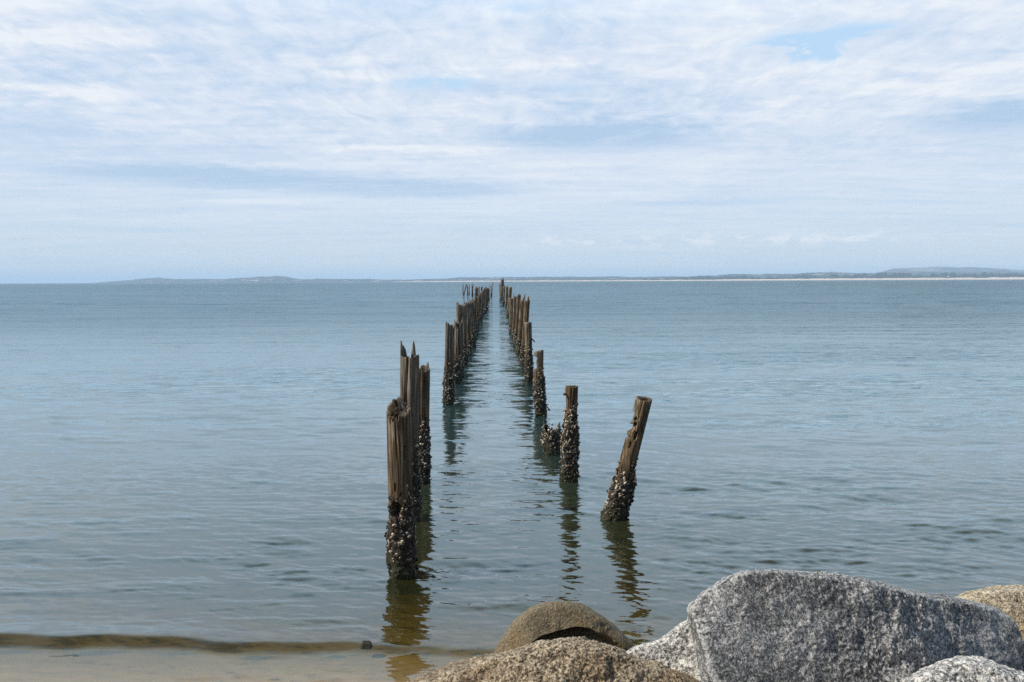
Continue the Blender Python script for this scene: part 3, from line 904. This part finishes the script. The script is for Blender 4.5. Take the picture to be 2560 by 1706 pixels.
    L_ = [
        ('round shouldered brown pile heading the left row, its rim scooped on the right', (1121, 1011), (1125, 811), 0.275, [(-150, 60, 0.07), (-20, 45, -0.13), (150, 40, 0.03)], 1.0),
        ('second pile of the left row, dark hollow top forked like a funnel', (1140, 961), (1145.5, 806), 0.29, [(170, 34, 0.12), (10, 30, 0.14), (-90, 40, -0.22)], 0.9),
        ('streaky grey pile with spiked left corner rising behind the forked one', (1150, 944), (1149, 762), 0.25, [(160, 34, 0.12), (120, 16, 0.14), (-20, 45, -0.08)], 0.9),
        ('left row pile with a slanting tan top face beside the streaky grey one', (1160, 912), (1159, 764), 0.27, [(20, 70, 0.13), (180, 50, -0.12)], 0.85),
        ('left row pile with a blunt dark knob showing over the slanting top', (1172, 888), (1167, 760), 0.27, [(170, 22, 0.22), (60, 20, 0.10)], 0.85),
        ('left row pile with a thin upright needle on its top', (1183, 870), (1174, 758), 0.27, [(150, 14, 0.30), (60, 30, 0.16)], 0.85),
        ('left row pile with a white splintered edge and dark cleft', (1185, 852), (1179, 756), 0.26, [(20, 26, 0.18), (170, 24, 0.10), (-90, 30, -0.12)], 0.8),
        ('pale cupped pile top midway along the left row', (1188, 840), (1185, 751), 0.27, [(170, 35, 0.15), (10, 35, 0.15), (-90, 45, -0.15)], 0.8),
        ('dark pile behind the pale cupped top in the left row', (1191, 829), (1190, 743), 0.27, [(120, 40, 0.12)], 0.8),
        ('left row pile with a bent white splinter leaning right', (1193, 820), (1199, 738), 0.27, [(20, 25, 0.3), (80, 25, 0.1)], 0.8),
        ('left row pile, dark and blunt, standing over the last clear gap', (1195.5, 811), (1201, 734), 0.27, [(60, 50, 0.1)], 0.75),
        ('left row pile with a toothed top halfway to the far end', (1202, 805), (1206, 728), 0.27, [(160, 20, 0.22), (40, 20, 0.2)], 0.75),
        ('left row pile with one long pale split down its face', (1207, 789), (1211, 724), 0.28, [(100, 40, 0.12)], 0.7),
        ('leaning brown pile near the outer end of the left row', (1213, 783), (1215, 722), 0.29, [(140, 30, 0.25)], 0.7),
        ('peaked pile with a dark saddle top near the outer end of left row', (1217.5, 776), (1218, 720), 0.30, [(160, 28, 0.3), (20, 20, 0.12)], 0.7),
        ('last stout pile of the left row with a thin spike above it', (1221, 754), (1221.5, 722), 0.40, [(20, 18, 1.2)], 0.6),
    ]
    for lb, b, t, w, sp, cr in L_:
        pile(lb, b, t, w, spikes=sp, crust=cr, dense=0.85, hollow=0.16, jag=0.09, cracks=[(-95, 0.8, 4, 0.18, 7), (-60, 0.8, 4, 0.12, 6), (-130, 0.9, 4, 0.12, 6)], group=gl)
    # --- the piles of the old pier head
    gh = 'piles of the far pier head'
    T_ = [
        ('leftmost pier head pile, stub with a thin needle above', (1157.5, 733), (1157.5, 713), 0.27, [(60, 30, 1.2)]),
        ('raking pile of the pier head, slanting strongly to the right', (1159, 739), (1166.5, 710), 0.30, []),
        ('dark upright pier head pile beside the raking one', (1169.5, 739), (1168.5, 716), 0.32, [(90, 40, 0.2)]),
        ('thin pier head pile with a bent fork, right of the dark upright one', (1173, 737), (1173, 713), 0.22, [(20, 30, 0.5)]),
        ('pier head pile topped by a tall two pronged fork above the water line', (1181, 741), (1181, 715), 0.42, [(30, 28, 1.5), (120, 18, 1.0)]),
        ('broad dark round topped pier head pile, the widest of its line', (1191, 742), (1191, 721), 0.78, [(90, 70, 0.3)]),
        ('narrow pier head pile with rounded tip right of the broad dark one', (1197.5, 742), (1197.5, 717), 0.28, [(90, 60, 0.15)]),
        ('pier head pile with a stepped top rising to the right', (1204, 742), (1204, 718), 0.45, [(10, 50, 0.5)]),
        ('short stub on the right end of the far pier head', (1227.5, 741), (1227.5, 714), 0.26, [(90, 60, 0.2)]),
        ('thin pile leaning right at the right end of the far pier head', (1229.5, 741), (1232.5, 706), 0.15, [(60, 40, 0.3)]),
    ]
    for lb, b, t, w, sp in T_:
        pile(lb, b, t, w, spikes=sp, crust=0.7, dense=0.3, hollow=0.1, jag=0.1, group=gh)


build_piles()


# ------------------------------------------------------------------ far coast
def horizon_v(u):
    return 708.6 - 0.0043 * u


def coast(name, pts, D, depth, mat, bump=0.0, seed=0, foot=None, cols=700, rows=14, kind='structure', freq=0.02):
    u = np.linspace(pts[0][0], pts[-1][0], cols)
    v = np.interp(u, [p[0] for p in pts], [p[1] for p in pts])
    d = np.broadcast_to(np.asarray(D(u) if callable(D) else D, float), u.shape)
    hz = np.maximum((horizon_v(u) - v) * d / FPX + EYE[2] * 0, 0.0)
    X = (u - PW / 2) / FPX * d * 1.0
    n1 = fbm(np.stack([X * freq, X * 0, X * 0 + seed], 1), 5, seed, 0.6)
    hz = hz * (1 + bump * n1)
    t = np.linspace(0, 1, rows)
    shape = np.sin(np.clip(t * 1.25, 0, 1) * math.pi / 2) ** 0.8 * np.where(t > 0.8, 1 - (t - 0.8) / 0.2 * 0.9, 1)
    Tt, _ = np.meshgrid(t, u, indexing='ij')
    Xg = np.broadcast_to(X, Tt.shape) * (1 + Tt * depth / d)
    Yg = d[None, :] + Tt * depth
    Zg = hz[None, :] * shape[:, None] * (1 + Tt * depth / d[None, :])
    nn = fbm(np.stack([Xg.ravel() * freq * 1.5, Yg.ravel() * freq * 1.5, np.full(Xg.size, seed)], 1), 4, seed + 3).reshape(Xg.shape)
    Zg = Zg * (1 + bump * 0.5 * nn * np.sin(Tt * math.pi)) - 0.5 * (Tt == 0) - 3 * (Tt == 1)
    o = mesh_obj(name, np.stack([Xg.ravel(), Yg.ravel(), Zg.ravel()], 1), grid_faces(rows, cols), mat)
    tag(o, kind=kind)
    return o


def land_material(name, green, pale, amount, scale):
    m = material(name)
    geo = node('ShaderNodeNewGeometry'); p = E(geo.outputs['Position'])
    n = noise(mapped(p, scale, scale, scale * 14), 1.0, 5, 0.6)
    n2 = noise(p, scale * 9, 3, 0.6)
    c = mix(smooth(n, 0.62 - amount, 0.70 - amount * 0.8), mix(n2, green, tuple(q * 0.45 for q in green)), pale)
    return finish(m, principled(c, 0.95, spec=0.1))


def build_coast():
    wood = land_material('coast_scrub', (0.018, 0.027, 0.017), (0.50, 0.42, 0.34), -0.02, 0.006)
    mid = land_material('coast_hills', (0.035, 0.048, 0.032), (0.55, 0.47, 0.39), 0.035, 0.004)
    farm = land_material('inland_hills', (0.040, 0.055, 0.038), (0.16, 0.17, 0.09), 0.05, 0.001)
    m = material('beach_sand'); n = noise(objco(), 0.02, 4, 0.6)
    sand = finish(m, principled(mix(n, (0.62, 0.52, 0.43), (0.50, 0.41, 0.33)), 0.9, spec=0.1))
    coast('hills', [(228, 707.6), (277, 703.6), (326, 700), (375, 695.5), (397, 694.5), (435, 697), (490, 697.5), (544, 698), (582, 696.5), (636, 694), (669, 691.6), (691, 690), (718, 692), (740, 695.5), (751, 697.8), (783, 699), (794, 697), (838, 696.5), (925, 697.5), (1012, 699), (1061, 697.6), (1121, 695.4), (1153, 693), (1197, 693.2), (1280, 692.7), (1362, 692.2), (1443, 692.2), (1552, 691.5), (1628, 691), (1704, 690), (1770, 688.4), (1824, 685.5), (1868, 686), (1917, 683.5), (1987, 684), (2085, 681.3), (2096, 683), (2172, 682.4), (2400, 678), (2560, 680), (3400, 676)],
          lambda u: np.interp(u, [200, 900, 1300, 3400], [9800, 9200, 8200, 7600]), 1500, mid, 0.10, 3, freq=0.004, cols=1100)
    coast('inland_hills', [(2150, 694), (2199, 680), (2232, 671.5), (2259, 670), (2303, 669.4), (2341, 666.7), (2395, 669), (2428, 667.7), (2477, 670.5), (2560, 676), (2800, 684), (3000, 690)], 11500, 2000, farm, 0.02, 9, freq=0.001)
    coast('dune_scrub', [(1560, 699.5), (1650, 697.5), (1715, 693.5), (1770, 692), (1824, 691.5), (1868, 690), (1906, 693), (1960, 690.5), (2003, 688.5), (2069, 689.5), (2123, 688.4), (2161, 685), (2194, 686), (2232, 683.5), (2286, 683), (2313, 685.5), (2368, 685.5), (2400, 684), (2422, 686), (2504, 684.4), (2560, 684), (2900, 681), (3500, 676)],
          lambda u: np.interp(u, [1500, 3500], [6300, 5400]), 500, wood, 0.30, 21, freq=0.03, cols=1400, kind='stuff')
    coast('beach', [(990, 703.8), (1100, 702.2), (1280, 701.2), (1600, 699.7), (1900, 697.2), (2100, 695.6), (2300, 694.4), (2560, 692.8), (3500, 687)],
          lambda u: np.interp(u, [990, 1500, 3500], [7600, 6100, 5250]), 110, sand, 0.16, 33, freq=0.02, cols=900)
    # mast on the highest hill of the left coast
    D = 9900.0
    b = at(691, 691.5, D); tpt = at(690.5, 681.0, D)
    vs, fs = [], []
    r0, r1 = 2.0, 0.8
    ph = np.arange(8) * math.pi / 4
    lv = np.linspace(0, 1, 6)
    for f in lv:
        rr = r0 + (r1 - r0) * f
        vs += [(b[0] + rr * math.cos(a), b[1] + rr * math.sin(a), b[2] - 6 + (tpt[2] - b[2] + 6) * f) for a in ph]
    fs = [tuple(f) for f in grid_faces(6, 8, True)] + [tuple(40 + i for i in range(8))]
    m = material('grey_paint'); finish(m, principled((0.3, 0.3, 0.32), 0.6))
    o = mesh_obj('mast', vs, fs, m, loc=np.array([b[0], b[1], b[2] - 6]))
    tag(o, 'thin grey mast on the highest hill of the far left coast', 'mast')


build_coast()


# ------------------------------------------------------------------ sea air
def build_haze():
    m = material('sea_haze')
    v = node('ShaderNodeVolumePrincipled')
    v.inputs['Color'].default_value = (0.58, 0.765, 0.98, 1)
    v.inputs['Density'].default_value = 8.2e-5
    v.inputs['Anisotropy'].default_value = 0.0
    for nme in ('Density Attribute', 'Temperature Attribute', 'Color Attribute'):
        if nme in v.inputs: v.inputs[nme].default_value = ''
    finish(m, None, v.outputs[0])
    m.cycles.homogeneous_volume = True
    x0, x1, y0, y1, z0, z1 = -44000, 44000, -300, 33000, -4.6, 215
    vs = [(x, y, z) for z in (z0, z1) for y in (y0, y1) for x in (x0, x1)]
    fs = [(0, 2, 3, 1), (4, 5, 7, 6), (0, 1, 5, 4), (2, 6, 7, 3), (0, 4, 6, 2), (1, 3, 7, 5)]
    o = mesh_obj('haze', vs, fs, m, smooth_shade=False)
    tag(o, kind='stuff')


build_haze()
